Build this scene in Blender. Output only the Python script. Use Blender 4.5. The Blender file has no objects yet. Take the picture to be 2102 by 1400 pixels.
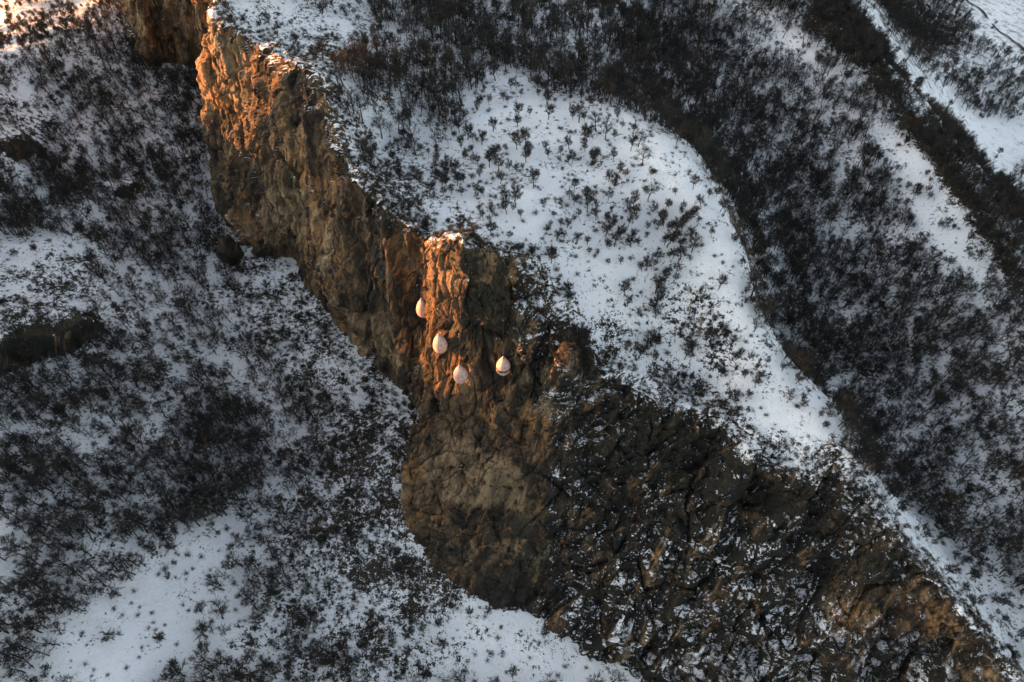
import bpy, math, random
import numpy as np
from mathutils import Vector
from mathutils.bvhtree import BVHTree

R = math.radians
rng = np.random.default_rng(7)
random.seed(7)
scene = bpy.context.scene
COL = scene.collection

# ------------------------------------------------------------------ camera
W0, H0, FPX, PITCH = 2102, 1400, 1402.0, R(52)
cam_d = bpy.data.cameras.new('camera')
cam_d.sensor_width = 36.0
cam_d.lens = 36.0 * FPX / W0
cam_d.clip_start, cam_d.clip_end = 0.5, 6000
cam = bpy.data.objects.new('camera', cam_d)
cam.location = (0, 0, 0)
cam.rotation_euler = (math.pi / 2 - PITCH, 0, 0)
COL.objects.link(cam)
scene.camera = cam

# ------------------------------------------------------------------ light
SUN_EL = R(7.0)
SUN_H = np.array([-0.995, 0.10]); SUN_H /= np.linalg.norm(SUN_H)   # horizontal direction to the sun
world = bpy.data.worlds.new('World'); scene.world = world; world.use_nodes = True
wn = world.node_tree
bg = wn.nodes['Background']
sky = wn.nodes.new('ShaderNodeTexSky'); sky.sky_type = 'NISHITA'
sky.sun_disc = False
sky.sun_elevation = SUN_EL
sky.sun_rotation = math.atan2(SUN_H[0], SUN_H[1])
sky.air_density, sky.dust_density, sky.ozone_density = 1.0, 2.5, 1.0
hsv = wn.nodes.new('ShaderNodeHueSaturation'); hsv.inputs['Saturation'].default_value = 0.5   # sky colour muted, paler than a clear sky
wn.links.new(sky.outputs[0], hsv.inputs['Color']); wn.links.new(hsv.outputs[0], bg.inputs[0]); bg.inputs[1].default_value = 0.15
sun_d = bpy.data.lights.new('sun', 'SUN'); sun_d.energy = 5.0; sun_d.angle = R(0.5); sun_d.color = (1.0, 0.38, 0.10)
sun = bpy.data.objects.new('sun', sun_d)
to_sun = Vector((SUN_H[0] * math.cos(SUN_EL), SUN_H[1] * math.cos(SUN_EL), math.sin(SUN_EL)))
sun.rotation_euler = to_sun.to_track_quat('Z', 'Y').to_euler(); sun.location = (-200, 0, 60)
COL.objects.link(sun)
scene.cycles.max_bounces = 3; scene.cycles.diffuse_bounces = 2
vs = scene.view_settings
vs.view_transform = 'Standard'; vs.look = 'None'; vs.exposure = 2.2; vs.gamma = 1.0; vs.use_curve_mapping = False

# ------------------------------------------------------------------ helpers
CP, SP = math.cos(PITCH), math.sin(PITCH)
def P(u, v, z):
    """point of the place seen at photo pixel u,v when the ground there is at height z"""
    a, b = (u - W0 / 2) / FPX, (H0 / 2 - v) / FPX
    d = np.array([a, CP + b * SP, -SP + b * CP])
    return d * (z / d[2])
def px(p):
    p = np.asarray(p, float)
    f = CP * p[..., 1] - SP * p[..., 2]
    f = np.where(f < 1, 1, f)
    up = SP * p[..., 1] + CP * p[..., 2]
    return W0 / 2 + FPX * p[..., 0] / f, H0 / 2 - FPX * up / f, f

_perm = np.random.default_rng(3).permutation(512).astype(np.int64)
_grad = np.random.default_rng(4).normal(size=(512, 3)); _grad /= np.linalg.norm(_grad, axis=1)[:, None]
def perlin(x, y, z=0.0):
    x, y, z = np.broadcast_arrays(np.asarray(x, float), np.asarray(y, float), np.asarray(z, float))
    xi, yi, zi = np.floor(x).astype(np.int64), np.floor(y).astype(np.int64), np.floor(z).astype(np.int64)
    fx, fy, fz = x - xi, y - yi, z - zi
    def fade(t): return t * t * t * (t * (t * 6 - 15) + 10)
    ux, uy, uz = fade(fx), fade(fy), fade(fz)
    def g(dx, dy, dz):
        h = _perm[(_perm[(_perm[(xi + dx) & 511] + yi + dy) & 511] + zi + dz) & 511]
        G = _grad[h]
        return G[..., 0] * (fx - dx) + G[..., 1] * (fy - dy) + G[..., 2] * (fz - dz)
    def L(a, b, t): return a + (b - a) * t
    return 1.5 * L(L(L(g(0,0,0), g(1,0,0), ux), L(g(0,1,0), g(1,1,0), ux), uy),
                   L(L(g(0,0,1), g(1,0,1), ux), L(g(0,1,1), g(1,1,1), ux), uy), uz)
def fbm(x, y, z=0.0, o=4, lac=2.03, gain=0.5):
    s, a = 0, 1.0
    for i in range(o):
        s = s + a * perlin(x * lac**i + 17.3 * i, y * lac**i - 9.1 * i, np.asarray(z) * lac**i + 5.7 * i); a *= gain
    return s
def ridged(x, y, z=0.0, o=3):
    s, a = 0, 1.0
    for i in range(o):
        s = s + a * (1 - 2.2 * np.abs(perlin(x * 2.1**i + 31.7 * i, y * 2.1**i + 3.3 * i, np.asarray(z) * 2.1**i))); a *= 0.5
    return s
def sstep(a, b, x):
    t = np.clip((np.asarray(x) - a) / (b - a), 0, 1); return t * t * (3 - 2 * t)

def facets(a, b, c, seed):
    """jointed rock: per-block random set-back and tilt, grooves at the joints (cellular)"""
    r = np.random.default_rng(seed); tab = r.uniform(size=(1024, 7))
    ai, bi, ci = np.floor(a).astype(np.int64), np.floor(b).astype(np.int64), np.floor(c).astype(np.int64)
    f1 = np.full(a.shape, 9.0); f2 = np.full(a.shape, 9.0); idx = np.zeros(a.shape, np.int64); da = np.zeros(a.shape); db = np.zeros(a.shape); dc = np.zeros(a.shape)
    for i in (-1, 0, 1):
        for j in (-1, 0, 1):
            for k in (-1, 0, 1):
                h = _perm[(_perm[(_perm[(ai + i) & 511] + bi + j) & 511] + ci + k) & 511] * 2 + ((ai + i + bi + j) & 1)
                t = tab[h]; xa, xb, xc = a - ai - i - t[..., 0], b - bi - j - t[..., 1], c - ci - k - t[..., 2]
                d = np.sqrt(xa * xa + xb * xb + xc * xc)
                m = d < f1; f2 = np.where(m, f1, np.minimum(f2, d)); f1 = np.where(m, d, f1); idx = np.where(m, h, idx)
                da = np.where(m, xa, da); db = np.where(m, xb, db); dc = np.where(m, xc, dc)
    t = tab[idx]
    return (t[..., 3] - 0.5) * 2, (t[..., 4] - .5) * da + (t[..., 5] - .5) * db + (t[..., 6] - .5) * dc, np.exp(-(f2 - f1) / 0.07)

class TPS:
    def __init__(s, pts, smooth=0.0):
        p = np.array(pts, float); s.c = p[:, :2] / 100; n = len(p)
        K = s.k(s.c, s.c) + smooth * np.eye(n)
        Q = np.c_[np.ones(n), s.c]
        A = np.block([[K, Q], [Q.T, np.zeros((3, 3))]])
        s.w = np.linalg.solve(A, np.r_[p[:, 2], np.zeros(3)])
    @staticmethod
    def k(a, b):
        r2 = ((a[:, None, :] - b[None, :, :])**2).sum(-1)
        return 0.5 * r2 * np.log(r2 + 1e-9)
    def __call__(s, x, y):
        sh = np.shape(x); q = np.c_[np.ravel(x), np.ravel(y)] / 100
        out = np.empty(len(q))
        for i in range(0, len(q), 20000):
            b = q[i:i + 20000]
            out[i:i + 20000] = s.k(b, s.c) @ s.w[:-3] + s.w[-3] + b @ s.w[-2:]
        return out.reshape(sh)

def inpoly(x, y, poly):
    poly = np.asarray(poly, float); r = np.zeros(np.shape(x), bool); n = len(poly)
    for i in range(n):
        x1, y1 = poly[i]; x2, y2 = poly[(i + 1) % n]
        if y1 == y2: continue
        c = ((y1 > y) != (y2 > y)) & (x < (x2 - x1) * (y - y1) / (y2 - y1) + x1)
        r ^= c
    return r
def catmull(pts, n):
    """resample rows of control values to n rows, Catmull-Rom"""
    p = np.array(pts, float); m = len(p)
    t = np.linspace(0, m - 1 - 1e-9, n); i = np.floor(t).astype(int); f = (t - i)[:, None]
    g = lambda k: p[np.clip(i + k, 0, m - 1)]
    a, b, c, d = g(-1), g(0), g(1), g(2)
    return 0.5 * (2 * b + (c - a) * f + (2 * a - 5 * b + 4 * c - d) * f**2 + (3 * b - a - 3 * c + d) * f**3)

def mesh_np(name, verts, faces, mats, smooth=True, mat_idx=None, attrs=None):
    me = bpy.data.meshes.new(name)
    verts = np.ascontiguousarray(verts, np.float32); faces = np.asarray(faces, np.int32)
    nf, k = faces.shape
    me.vertices.add(len(verts)); me.vertices.foreach_set('co', verts.ravel())
    me.loops.add(nf * k); me.loops.foreach_set('vertex_index', faces.ravel())
    me.polygons.add(nf); me.polygons.foreach_set('loop_start', np.arange(0, nf * k, k, dtype=np.int32))
    if mat_idx is not None: me.polygons.foreach_set('material_index', np.asarray(mat_idx, np.int32))
    me.polygons.foreach_set('use_smooth', np.full(nf, smooth, bool))
    for a, vals in (attrs or {}).items():
        at = me.attributes.new(a, 'FLOAT', 'POINT'); at.data.foreach_set('value', np.asarray(vals, np.float32).ravel())
    for m in mats: me.materials.append(m)
    me.update(calc_edges=True)
    return me
def grid_faces(nr, nc):
    i = np.arange(nr - 1)[:, None] * nc + np.arange(nc - 1)[None, :]
    return np.stack([i, i + 1, i + nc + 1, i + nc], -1).reshape(-1, 4)
def add(name, me, parent=None, **props):
    o = bpy.data.objects.new(name, me); COL.objects.link(o)
    if parent: o.parent = parent
    for k, v in props.items(): o[k] = v
    return o

# ------------------------------------------------------------------ materials
class NT:
    def __init__(s, name):
        s.m = bpy.data.materials.new(name); s.m.use_nodes = True; s.t = s.m.node_tree
        s.b = s.t.nodes['Principled BSDF']
    def n(s, typ, **kw):
        nd = s.t.nodes.new(typ)
        for k, v in kw.items(): setattr(nd, k, v)
        return nd
    def l(s, a, b): s.t.links.new(a, b)
    def val(s, x, sock):
        if isinstance(x, (int, float)): sock.default_value = x
        elif isinstance(x, (tuple, list)): sock.default_value = (*x, 1.0) if len(x) == 3 and sock.type == 'RGBA' else x
        else: s.l(x, sock)
    def math(s, op, a, b=0.0, clamp=False):
        nd = s.n('ShaderNodeMath', operation=op, use_clamp=clamp); s.val(a, nd.inputs[0]); s.val(b, nd.inputs[1]); return nd.outputs[0]
    def noise(s, vec, scale, detail=4, rough=0.55, dist=0.0):
        nd = s.n('ShaderNodeTexNoise'); s.l(vec, nd.inputs['Vector'])
        nd.inputs['Scale'].default_value = scale; nd.inputs['Detail'].default_value = detail
        nd.inputs['Roughness'].default_value = rough; nd.inputs['Distortion'].default_value = dist
        return nd.outputs['Fac']
    def mapv(s, vec, scale=(1, 1, 1), rot=(0, 0, 0), loc=(0, 0, 0)):
        nd = s.n('ShaderNodeMapping'); s.l(vec, nd.inputs[0])
        nd.inputs['Location'].default_value = loc; nd.inputs['Rotation'].default_value = rot; nd.inputs['Scale'].default_value = scale
        return nd.outputs[0]
    def step(s, x, a, b):
        nd = s.n('ShaderNodeMapRange', interpolation_type='SMOOTHSTEP'); s.val(x, nd.inputs['Value'])
        s.val(a, nd.inputs['From Min']); s.val(b, nd.inputs['From Max']); return nd.outputs[0]
    def mix(s, f, a, b):
        nd = s.n('ShaderNodeMix', data_type='RGBA'); s.val(f, nd.inputs[0]); s.val(a, nd.inputs[6]); s.val(b, nd.inputs[7]); return nd.outputs[2]

def mountain_material(name):
    """snow, leaf litter and bare rock by slope; per-vertex 'cover' = how bare, 'sheer' = how little snow holds"""
    t = NT(name); b = t.b
    geo = t.n('ShaderNodeNewGeometry'); pos = geo.outputs['Position']
    sep = t.n('ShaderNodeSeparateXYZ'); t.l(geo.outputs['Normal'], sep.inputs[0]); nz = sep.outputs[2]
    cover = t.n('ShaderNodeAttribute', attribute_name='cover').outputs['Fac']
    sheer = t.n('ShaderNodeAttribute', attribute_name='sheer').outputs['Fac']
    # rock colour: vertical stains + blotches
    vs_ = t.mapv(pos, (1, 1, 0.20)); 
    dv = []
    for e in ((0.85, -0.51, 0.0), (0.41, 0.68, -0.51)):
        vm = t.n('ShaderNodeVectorMath', operation='DOT_PRODUCT'); t.l(pos, vm.inputs[0]); vm.inputs[1].default_value = e; dv.append(vm.outputs['Value'])
    vm = t.n('ShaderNodeVectorMath', operation='DOT_PRODUCT'); t.l(pos, vm.inputs[0]); vm.inputs[1].default_value = (0.12, 0.075, 0.2)
    cb = t.n('ShaderNodeCombineXYZ'); t.l(dv[0], cb.inputs[0]); t.l(dv[1], cb.inputs[1]); t.l(vm.outputs['Value'], cb.inputs[2]); diag = cb.outputs[0]
    n1 = t.noise(vs_, 0.20, 5, 0.65, 0.5); n2 = t.noise(diag, 0.42, 5, 0.68, 0.8); n3 = t.noise(pos, 0.042, 2)
    n4 = t.noise(vs_, 1.5, 4, 0.7)
    c = t.mix(t.step(n1, 0.38, 0.60), (0.022, 0.020, 0.018), (0.112, 0.077, 0.046))
    lich_shade = t.n('ShaderNodeAttribute', attribute_name='lichen_shade').outputs['Fac']  # dark lichen, plus painted shade on the shoulder knob
    och = t.math('ADD', 0.775, t.math('MULTIPLY', lich_shade, 0.06))
    c = t.mix(t.step(t.math('ADD', n2, t.math('MULTIPLY', n3, 0.6)), och, t.math('ADD', och, 0.19)), c, (0.27, 0.148, 0.064))
    c = t.mix(t.math('MULTIPLY', t.step(n3, 0.50, 0.66), t.step(n1, 0.42, 0.62)), c, (0.29, 0.225, 0.145))
    c = t.mix(t.math('MULTIPLY', t.step(n4, 0.50, 0.66), 0.7), c, (0.017, 0.017, 0.016))
    c = t.mix(t.math('MULTIPLY', t.step(n2, 0.44, 0.34), 0.6), c, (0.040, 0.043, 0.024))
    pale = t.n('ShaderNodeAttribute', attribute_name='pale').outputs['Fac']
    c = t.mix(t.math('MULTIPLY', t.step(t.math('ADD', pale, t.math('MULTIPLY', t.math('SUBTRACT', n1, 0.5), 2.6)), 0.35, 1.0), t.math('MULTIPLY', t.step(n2, 0.36, 0.58), 0.7)), c, (0.275, 0.20, 0.12))
    c = t.mix(t.math('MULTIPLY', lich_shade, t.step(t.math('ADD', n2, t.math('MULTIPLY', n1, 0.5)), 0.96, 0.72)), c, (0.019, 0.019, 0.016))
    # snow cover
    s1 = t.noise(pos, 1.05, 5, 0.72); s2 = t.noise(pos, 0.17, 2, 0.6); s3 = t.noise(pos, 3.4, 2, 0.7)
    lit = t.mix(t.step(s3, 0.4, 0.6), (0.022, 0.022, 0.020), (0.070, 0.054, 0.034))
    mott = t.math('ADD', t.math('MULTIPLY', s1, 0.62), t.math('ADD', t.math('MULTIPLY', s2, 0.34), t.math('MULTIPLY', s3, 0.30)))   # about .63
    thr = t.math('ADD', t.math('MULTIPLY', cover, 0.42), 0.42)
    bare = t.math('SUBTRACT', 1.0, t.step(mott, t.math('SUBTRACT', thr, 0.035), t.math('ADD', thr, 0.035)))
    na = t.math('MAXIMUM', 0.85, t.math('SUBTRACT', 1.15, t.math('MULTIPLY', sheer, 0.55)))
    sd = t.noise(diag, 2.1, 5, 0.72, 0.5)
    smx = t.n('ShaderNodeMix', data_type='FLOAT'); t.l(t.step(sheer, 0.1, 0.6), smx.inputs[0]); t.l(s1, smx.inputs[2]); t.l(sd, smx.inputs[3])
    shc = t.step(sheer, 0.1, 0.6)
    nzr = t.math('ADD', t.math('MULTIPLY', nz, t.math('SUBTRACT', 1.0, t.math('MULTIPLY', shc, 0.1))), t.math('MULTIPLY', shc, 0.06))
    sl = t.math('ADD', nzr, t.math('MULTIPLY', t.math('SUBTRACT', smx.outputs[0], 0.5), na))
    sl = t.math('ADD', sl, t.math('MULTIPLY', t.math('SUBTRACT', s2, 0.5), t.math('MULTIPLY', sheer, 0.5)))
    sl = t.math('ADD', sl, t.math('MULTIPLY', t.math('SUBTRACT', s3, 0.5), 0.3))
    lo = t.math('ADD', 0.54, t.math('MULTIPLY', sheer, 0.35))
    rock = t.math('SUBTRACT', 1.0, t.step(sl, lo, t.math('ADD', lo, 0.13)))
    steep = t.math('SUBTRACT', 1.0, t.step(nz, 0.62, 0.82))
    steep = t.math('MAXIMUM', steep, t.step(sheer, 0.25, 0.5))
    dark = t.mix(steep, lit, c)
    f = t.math('MULTIPLY', t.math('MAXIMUM', t.math('MULTIPLY', bare, t.step(sheer, 0.9, 0.4)), rock), 1.0)
    col = t.mix(f, (0.83, 0.845, 0.87), dark)
    t.l(col, b.inputs['Base Color'])
    b.inputs['Roughness'].default_value = 0.9
    b.inputs['Specular IOR Level'].default_value = 0.15
    bump = t.n('ShaderNodeBump'); bump.inputs['Strength'].default_value = 1.0; bump.inputs['Distance'].default_value = 0.7
    b1 = t.noise(t.mapv(pos, (1, 1, 0.5)), 1.6, 4, 0.78)
    t.l(b1, bump.inputs['Height']); t.l(bump.outputs[0], b.inputs['Normal'])
    return t.m
M_MOUNT = mountain_material('mountain_snow_and_rock')

def plain(name, c1, c2, scale=3.0, rough=0.9, obj_rand=0.0):
    t = NT(name); geo = t.n('ShaderNodeNewGeometry')
    n = t.noise(geo.outputs['Position'], scale, 3)
    col = t.mix(t.step(n, 0.35, 0.65), c1, c2)
    t.l(col, t.b.inputs['Base Color']); t.b.inputs['Roughness'].default_value = rough
    t.b.inputs['Specular IOR Level'].default_value = 0.2
    return t.m
M_BARK = plain('bark', (0.016, 0.015, 0.014), (0.042, 0.037, 0.032), 0.7)
M_TWIG = plain('bare_twigs', (0.017, 0.018, 0.018), (0.044, 0.039, 0.034), 0.35)
M_DRY = plain('dry_leaves', (0.032, 0.027, 0.021), (0.080, 0.054, 0.034), 0.25)
M_SCRUB = plain('scrub_twigs', (0.022, 0.023, 0.018), (0.065, 0.056, 0.036), 0.3)

# ------------------------------------------------------------------ terrain control
def pts(l): return [P(*q) for q in l]
# rails of the cliff, from the far upper left round the promontory to the lower right: rim / mid / base
def w(x, y, z): return np.array([x, y, z], float)
ST = [  # rim, mid, base ; mid None -> straight
    (w(-182, 330, -66), None, w(-196, 318, -110)),
    (w(-150, 262, -66), None, w(-160, 262, -114)),
    (w(-130, 243, -67), None, P(255, 0, -117)),
    (w(-112, 217, -68), None, P(300, 130, -120)),
    (w(-103, 217, -68), None, P(345, 128, -121)),
    (w(-93, 214, -68), None, P(415, 150, -122)),
    (w(-74, 198, -72), None, w(-84, 196, -124)),
    (P(432, 10, -75), P(428, 190, -98), P(438, 370, -130)),
    (P(520, 90, -79.5), None, P(470, 480, -133)),
    (P(640, 150, -75.5), None, P(525, 522, -134)),
    (P(690, 260, -80.5), None, P(600, 535, -135)),
    (P(730, 370, -82.5), None, P(650, 610, -136)),
    (P(795, 430, -84.5), None, P(735, 720, -137)),
    (P(838, 466, -86), None, P(800, 775, -138)),
    (P(864, 492, -87.5), P(866, 640, -108), P(850, 830, -139)),
    (P(915, 490, -83), P(884, 730, -115), P(858, 868, -139)),
    (P(965, 497, -81), P(905, 790, -119), P(848, 910, -139.5)),
    (P(1005, 512, -84), P(960, 830, -121), P(834, 955, -140)),
    (P(1060, 545, -92), P(1000, 850, -122), P(822, 1000, -140)),
    (P(1150, 650, -101.5), P(1060, 900, -122), P(850, 1120, -141)),
    (P(1175, 745, -105.5), P(1130, 950, -123), P(960, 1220, -142)),
    (P(1310, 795, -112), P(1230, 1000, -126), P(1090, 1262, -143)),
    (P(1440, 850, -115), P(1340, 1080, -128), P(1200, 1332, -145)),
    (P(1560, 945, -116.5), P(1480, 1180, -132), P(1320, 1402, -147)),
    (P(1700, 965, -117), P(1640, 1240, -134), P(1480, 1500, -149)),
    (P(1800, 1060, -119), P(1770, 1300, -135), P(1680, 1560, -150)),
    (P(1930, 1200, -123.5), P(1920, 1400, -138), P(1880, 1620, -151)),
    (P(2030, 1330, -126), P(2060, 1500, -140), P(2080, 1680, -152)),
    (P(2200, 1500, -132), P(2260, 1640, -144), P(2300, 1780, -153)),
]
RIM = [s[0] for s in ST]; BASE = [s[2] for s in ST]
MID = [s[1] if s[1] is not None else 0.5 * (s[0] + s[2]) for s in ST]

A_pts = RIM + pts([
    (750, 80, -85), (640, 40, -82), (560, 20, -79), (760, 300, -86), (900, 380, -89), (1000, 250, -88), (900, 200, -88),
    (1050, 135, -90), (1150, 190, -90.5), (1200, 350, -90.5), (1100, 450, -90.5), (1250, 550, -97.5), (1350, 450, -94),
    (1330, 242, -91.5), (1405, 292, -92.5), (1482, 400, -95.5), (1530, 520, -98), (1537, 650, -102.5), (1560, 740, -107),
    (1640, 790, -111), (1705, 845, -113), (1735, 945, -115),
    (1350, 700, -109), (1450, 780, -113.5), (1550, 800, -111), (1250, 720, -109),
    (1200, 50, -98), (1000, 20, -90), (850, -60, -88), (1100, -150, -98), (1500, 100, -125), (1400, 0, -118), (1420, 200, -118),
    (1440, 285, -118), (1510, 390, -124), (1552, 510, -127), (1560, 640, -130), (1580, 715, -126), (1560, 330, -131), (1620, 500, -138), (1700, 620, -141), (1640, 680, -137), (1750, 780, -138), (1850, 950, -135),
    (1800, 980, -127), (1950, 1150, -132), (2040, 1280, -132), (2102, 1380, -134), (2100, 1000, -131), (2050, 800, -129),
    (1800, 450, -133), (1700, 250, -127), (1650, 120, -121), (1950, 620, -127),
    (1500, -20, -114), (1640, 40, -116), (1780, 150, -119), (1900, 330, -121), (2000, 465, -123), (2090, 600, -124), (2220, 780, -126),
    (1790, 120, -150), (1908, 315, -178), (2010, 455, -180), (2102, 580, -180),
    (1720, 20, -165), (1840, 180, -182), (1790, 0, -188), (1875, 190, -184), (1930, 260, -205), (1960, 350, -222),
    (2050, 300, -252), (2000, 180, -252), (2102, 420, -240), (2000, 60, -258), (2100, 40, -268), (1900, 20, -255), (1950, -100, -275),
    (1500, -250, -150), (1900, -300, -290), (2300, 0, -290), (2500, 400, -260), (2400, 900, -150),
]) + [w(600, 1200, -330), w(1200, 1000, -380), w(0, 900, -200), w(-300, 800, -120), w(1300, 200, -330), w(700, 300, -290),
      w(200, 20, -150), w(140, -40, -145), w(500, -300, -260), w(-120, 400, -70), w(0, 300, -100)]
B_pts = BASE + pts([
    (700, 720, -136), (600, 800, -136), (500, 620, -134), (400, 450, -130), (300, 300, -126), (350, 200, -123),
    (200, 200, -117), (100, 300, -117), (0, 400, -117), (200, 420, -122), (150, 600, -122.5), (0, 600, -117.5),
    (250, 750, -126), (0, 850, -122), (150, 950, -124), (400, 900, -131), (600, 1000, -136), (750, 950, -138),
    (700, 1200, -138), (500, 1250, -133), (300, 1200, -128), (100, 1150, -122), (0, 1380, -119), (250, 1400, -126), (600, 1400, -136),
    (850, 1350, -141), (1050, 1400, -144), (250, 0, -117), (120, 90, -110.5), (0, 182, -105), (-120, 260, -101),
    (120, 20, -121), (50, 40, -121), (0, 100, -113), (0, 0, -124), (-150, 0, -130), (100, -150, -135), (-150, 150, -113),
]) + [w(-150, 20, -105), w(-200, 60, -98), w(-200, 120, -106), w(-205, 185, -122), w(-190, 230, -128), w(-260, 0, -95), w(-260, 200, -128), w(-330, 350, -178),
      w(-60, -20, -140), w(0, 0, -150), w(60, -30, -155), w(-100, -120, -140), w(-600, 600, -200), w(-900, 0, -160), w(0, -600, -220), w(800, -600, -250),
      w(20, 130, -150), w(60, 90, -155), w(-40, 200, -135), w(-90, 280, -125), w(70, 45, -155)]
TA, TB = TPS(A_pts, 1e-4), TPS(B_pts, 1e-4)

rim_xy = catmull([r[:2] for r in RIM], 400); base_xy = catmull([r[:2] for r in BASE], 400)
inward = rim_xy - base_xy
tang = np.gradient(rim_xy, axis=0); nrm = np.c_[-tang[:, 1], tang[:, 0]]; nrm /= np.linalg.norm(nrm, axis=1)[:, None] + 1e-9
step_line = rim_xy + nrm * 2.6
def clean(line):
    return line
PLATEAU = np.vstack([step_line, [[200, -200], [3000, -1500], [3000, 4000], [-700, 4000], [-260, 420]]])
def plateau(x, y): return inpoly(x, y, PLATEAU)

# rock bands on the left slope: (pixel polyline of the lip, height, run uphill)
OUT = [([(-80, 800, -118), (0, 740, -119), (60, 712, -119), (130, 700, -120), (185, 672, -121), (205, 640, -121)], 5.5, 20.0),
       ([(205, 385, -122), (240, 402, -122), (300, 372, -123)], 3.5, 9.0),
       ([(-40, 345, -116), (40, 340, -116), (100, 312, -117)], 4.0, 9.0)]
def outcrop(x, y):
    h = np.zeros(np.shape(x))
    for line, hh, run in OUT:
        q = np.array([P(*a)[:2] for a in line])
        best = np.full(np.shape(x), 1e9); sd = np.zeros(np.shape(x)); tt = np.zeros(np.shape(x)); n = len(q) - 1
        for i in range(n):
            a, bb = q[i], q[i + 1]; e = bb - a; L = np.hypot(*e)
            t = np.clip(((x - a[0]) * e[0] + (y - a[1]) * e[1]) / L**2, 0, 1)
            dx, dy = x - a[0] - t * e[0], y - a[1] - t * e[1]; d = np.hypot(dx, dy)
            s = np.sign(-(dx * e[1]) + dy * e[0])
            m = d < best; best = np.where(m, d, best); sd = np.where(m, s * d, sd); tt = np.where(m, (i + t) / n, tt)
        lip = sd + 1.2 * perlin(x * 0.35, y * 0.35, 3.3)
        up = sstep(-0.6, 0.8, lip) * (1 - sstep(run * 0.25, run, sd))
        end = sstep(0, 0.15, tt) * (1 - sstep(0.85, 1, tt)) if hh < 5 else 1 - sstep(0.85, 1, tt)
        h = h + hh * up * end
    return h

def height(x, y):
    x = np.asarray(x, float); y = np.asarray(y, float)
    pl = plateau(x, y)
    za = TA(x, y); zb = TB(x, y)
    near = np.exp(-((x / 260)**2 + ((y - 110) / 260)**2))
    n = (0.9 * fbm(x / 19, y / 19, 1.3, 4) + 0.22 * fbm(x / 2.6, y / 2.6, 7.7, 3)) + (1 - near) * 8 * fbm(x / 160, y / 160, 2.2, 5)
    return np.where(pl, za, zb + outcrop(x, y)) + n, pl

def axis(lo, hi, step, end_lo, end_hi, g=1.09):
    a = list(np.arange(lo, hi + step / 2, step)); s = step; v = hi
    while v < end_hi: s *= g; v += s; a.append(v)
    s = step; v = lo; b = []
    while v > end_lo: s *= g; v -= s; b.append(v)
    return np.array(b[::-1] + a)
gx = axis(-150, 130, 0.62, -900, 1500); gy = axis(12, 250, 0.62, -500, 1600)
X, Y = np.meshgrid(gx, gy); Z, PL = height(X, Y)

# ---- how bare the ground is (0 = full snow, 1 = bare), by place
def poly(*a): return np.array(a, float)
SC_OPEN = [
    (poly((940,230),(1040,135),(1130,185),(1330,242),(1405,292),(1482,400),(1530,520),(1537,680),(1600,740),(1705,845),(1735,950),(1560,900),(1480,800),(1300,680),(1160,600),(1060,500),(960,420),(930,310)), 0.29),
    (poly((1410,540),(1500,500),(1535,600),(1530,690),(1440,690),(1390,620)), 0.20),
    (poly((110,1400),(220,1240),(330,1140),(480,1100),(520,1240),(430,1330),(420,1400)), 0.24),
    (poly((1490,20),(1640,50),(1790,170),(1900,340),(2085,610),(2000,610),(1840,420),(1700,200)), 0.30),
    (poly((1735,950),(1800,990),(1960,1120),(2102,1250),(2102,1420),(2040,1340),(1900,1160)), 0.31),
    (poly((860,1130),(960,1220),(1100,1262),(1320,1400),(1000,1400),(900,1250)), 0.32),
    (poly((1890,100),(2102,0),(2102,380),(2000,380)), 0.22)]
SC = [  # ground mottling polygons in the photo, value
    (poly((480,530),(640,560),(740,720),(870,800),(870,860),(830,1000),(850,1120),(960,1220),(900,1250),(820,1400),(480,1400),(560,1100),(650,900),(560,760),(470,650)), 0.46),
    (poly((660,860),(830,860),(850,1120),(960,1230),(820,1280),(700,1180)), 0.55),
    (poly((0,560),(190,520),(190,680),(0,720)), 0.46),
    (poly((520,60),(700,60),(700,200),(900,400),(880,490),(760,430),(700,330),(650,160)), 0.46),
    (poly((930,480),(1100,520),(1180,740),(1320,780),(1500,900),(1740,900),(1740,980),(1480,980),(1150,760),(950,640)), 0.48),
    (poly((1800,1040),(2040,1330),(2000,1340),(1780,1060)), 0.50),
    (poly((1100,640),(1350,700),(1500,820),(1500,900),(1200,770)), 0.44),
    (poly((1090,660),(1200,680),(1240,800),(1110,800)), 0.85),  # dark bare patch standing in for shade on the sunlit shoulder
    (poly((0,690),(200,640),(190,690),(100,730),(0,780)), 0.9),
    (poly((0,0),(250,0),(230,40),(120,100),(0,190)), 0.36),
    (poly((1640,40),(1690,0),(1790,0),(1880,240),(1960,330),(2102,560),(2102,640),(2000,460),(1900,330),(1780,150)), 0.72),
    (poly((1790,0),(1950,0),(1990,60),(1970,110),(1850,100)), 0.8),
    (poly((1735,0),(1785,0),(1830,80),(1890,200),(1900,250),(1865,225),(1800,100)), 0.28),
]
def cover_at(x, y, z):
    u, v, f = px(np.stack([x, y, z], -1))
    c = 0.385 + 0.04 * perlin(x / 14, y / 14, 9.0)
    for pg, val in SC_OPEN + SC:
        c = np.where(inpoly(u, v, pg), val, c)
    return c
cov = cover_at(X, Y, Z)
def blur(a, n):
    for _ in range(n):
        p = np.pad(a, 1, mode='edge'); a = (p[1:-1, 1:-1] * 2 + p[:-2, 1:-1] + p[2:, 1:-1] + p[1:-1, :-2] + p[1:-1, 2:]) / 6
    return a
cov = blur(cov, 8)
hill_me = mesh_np('hillside', np.stack([X, Y, Z], -1).reshape(-1, 3), grid_faces(*X.shape), [M_MOUNT], attrs={'cover': cov, 'sheer': 0 * cov, 'lichen_shade': np.full(cov.shape, 1.0)})
hillside = add('hillside', hill_me, kind='structure')

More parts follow.
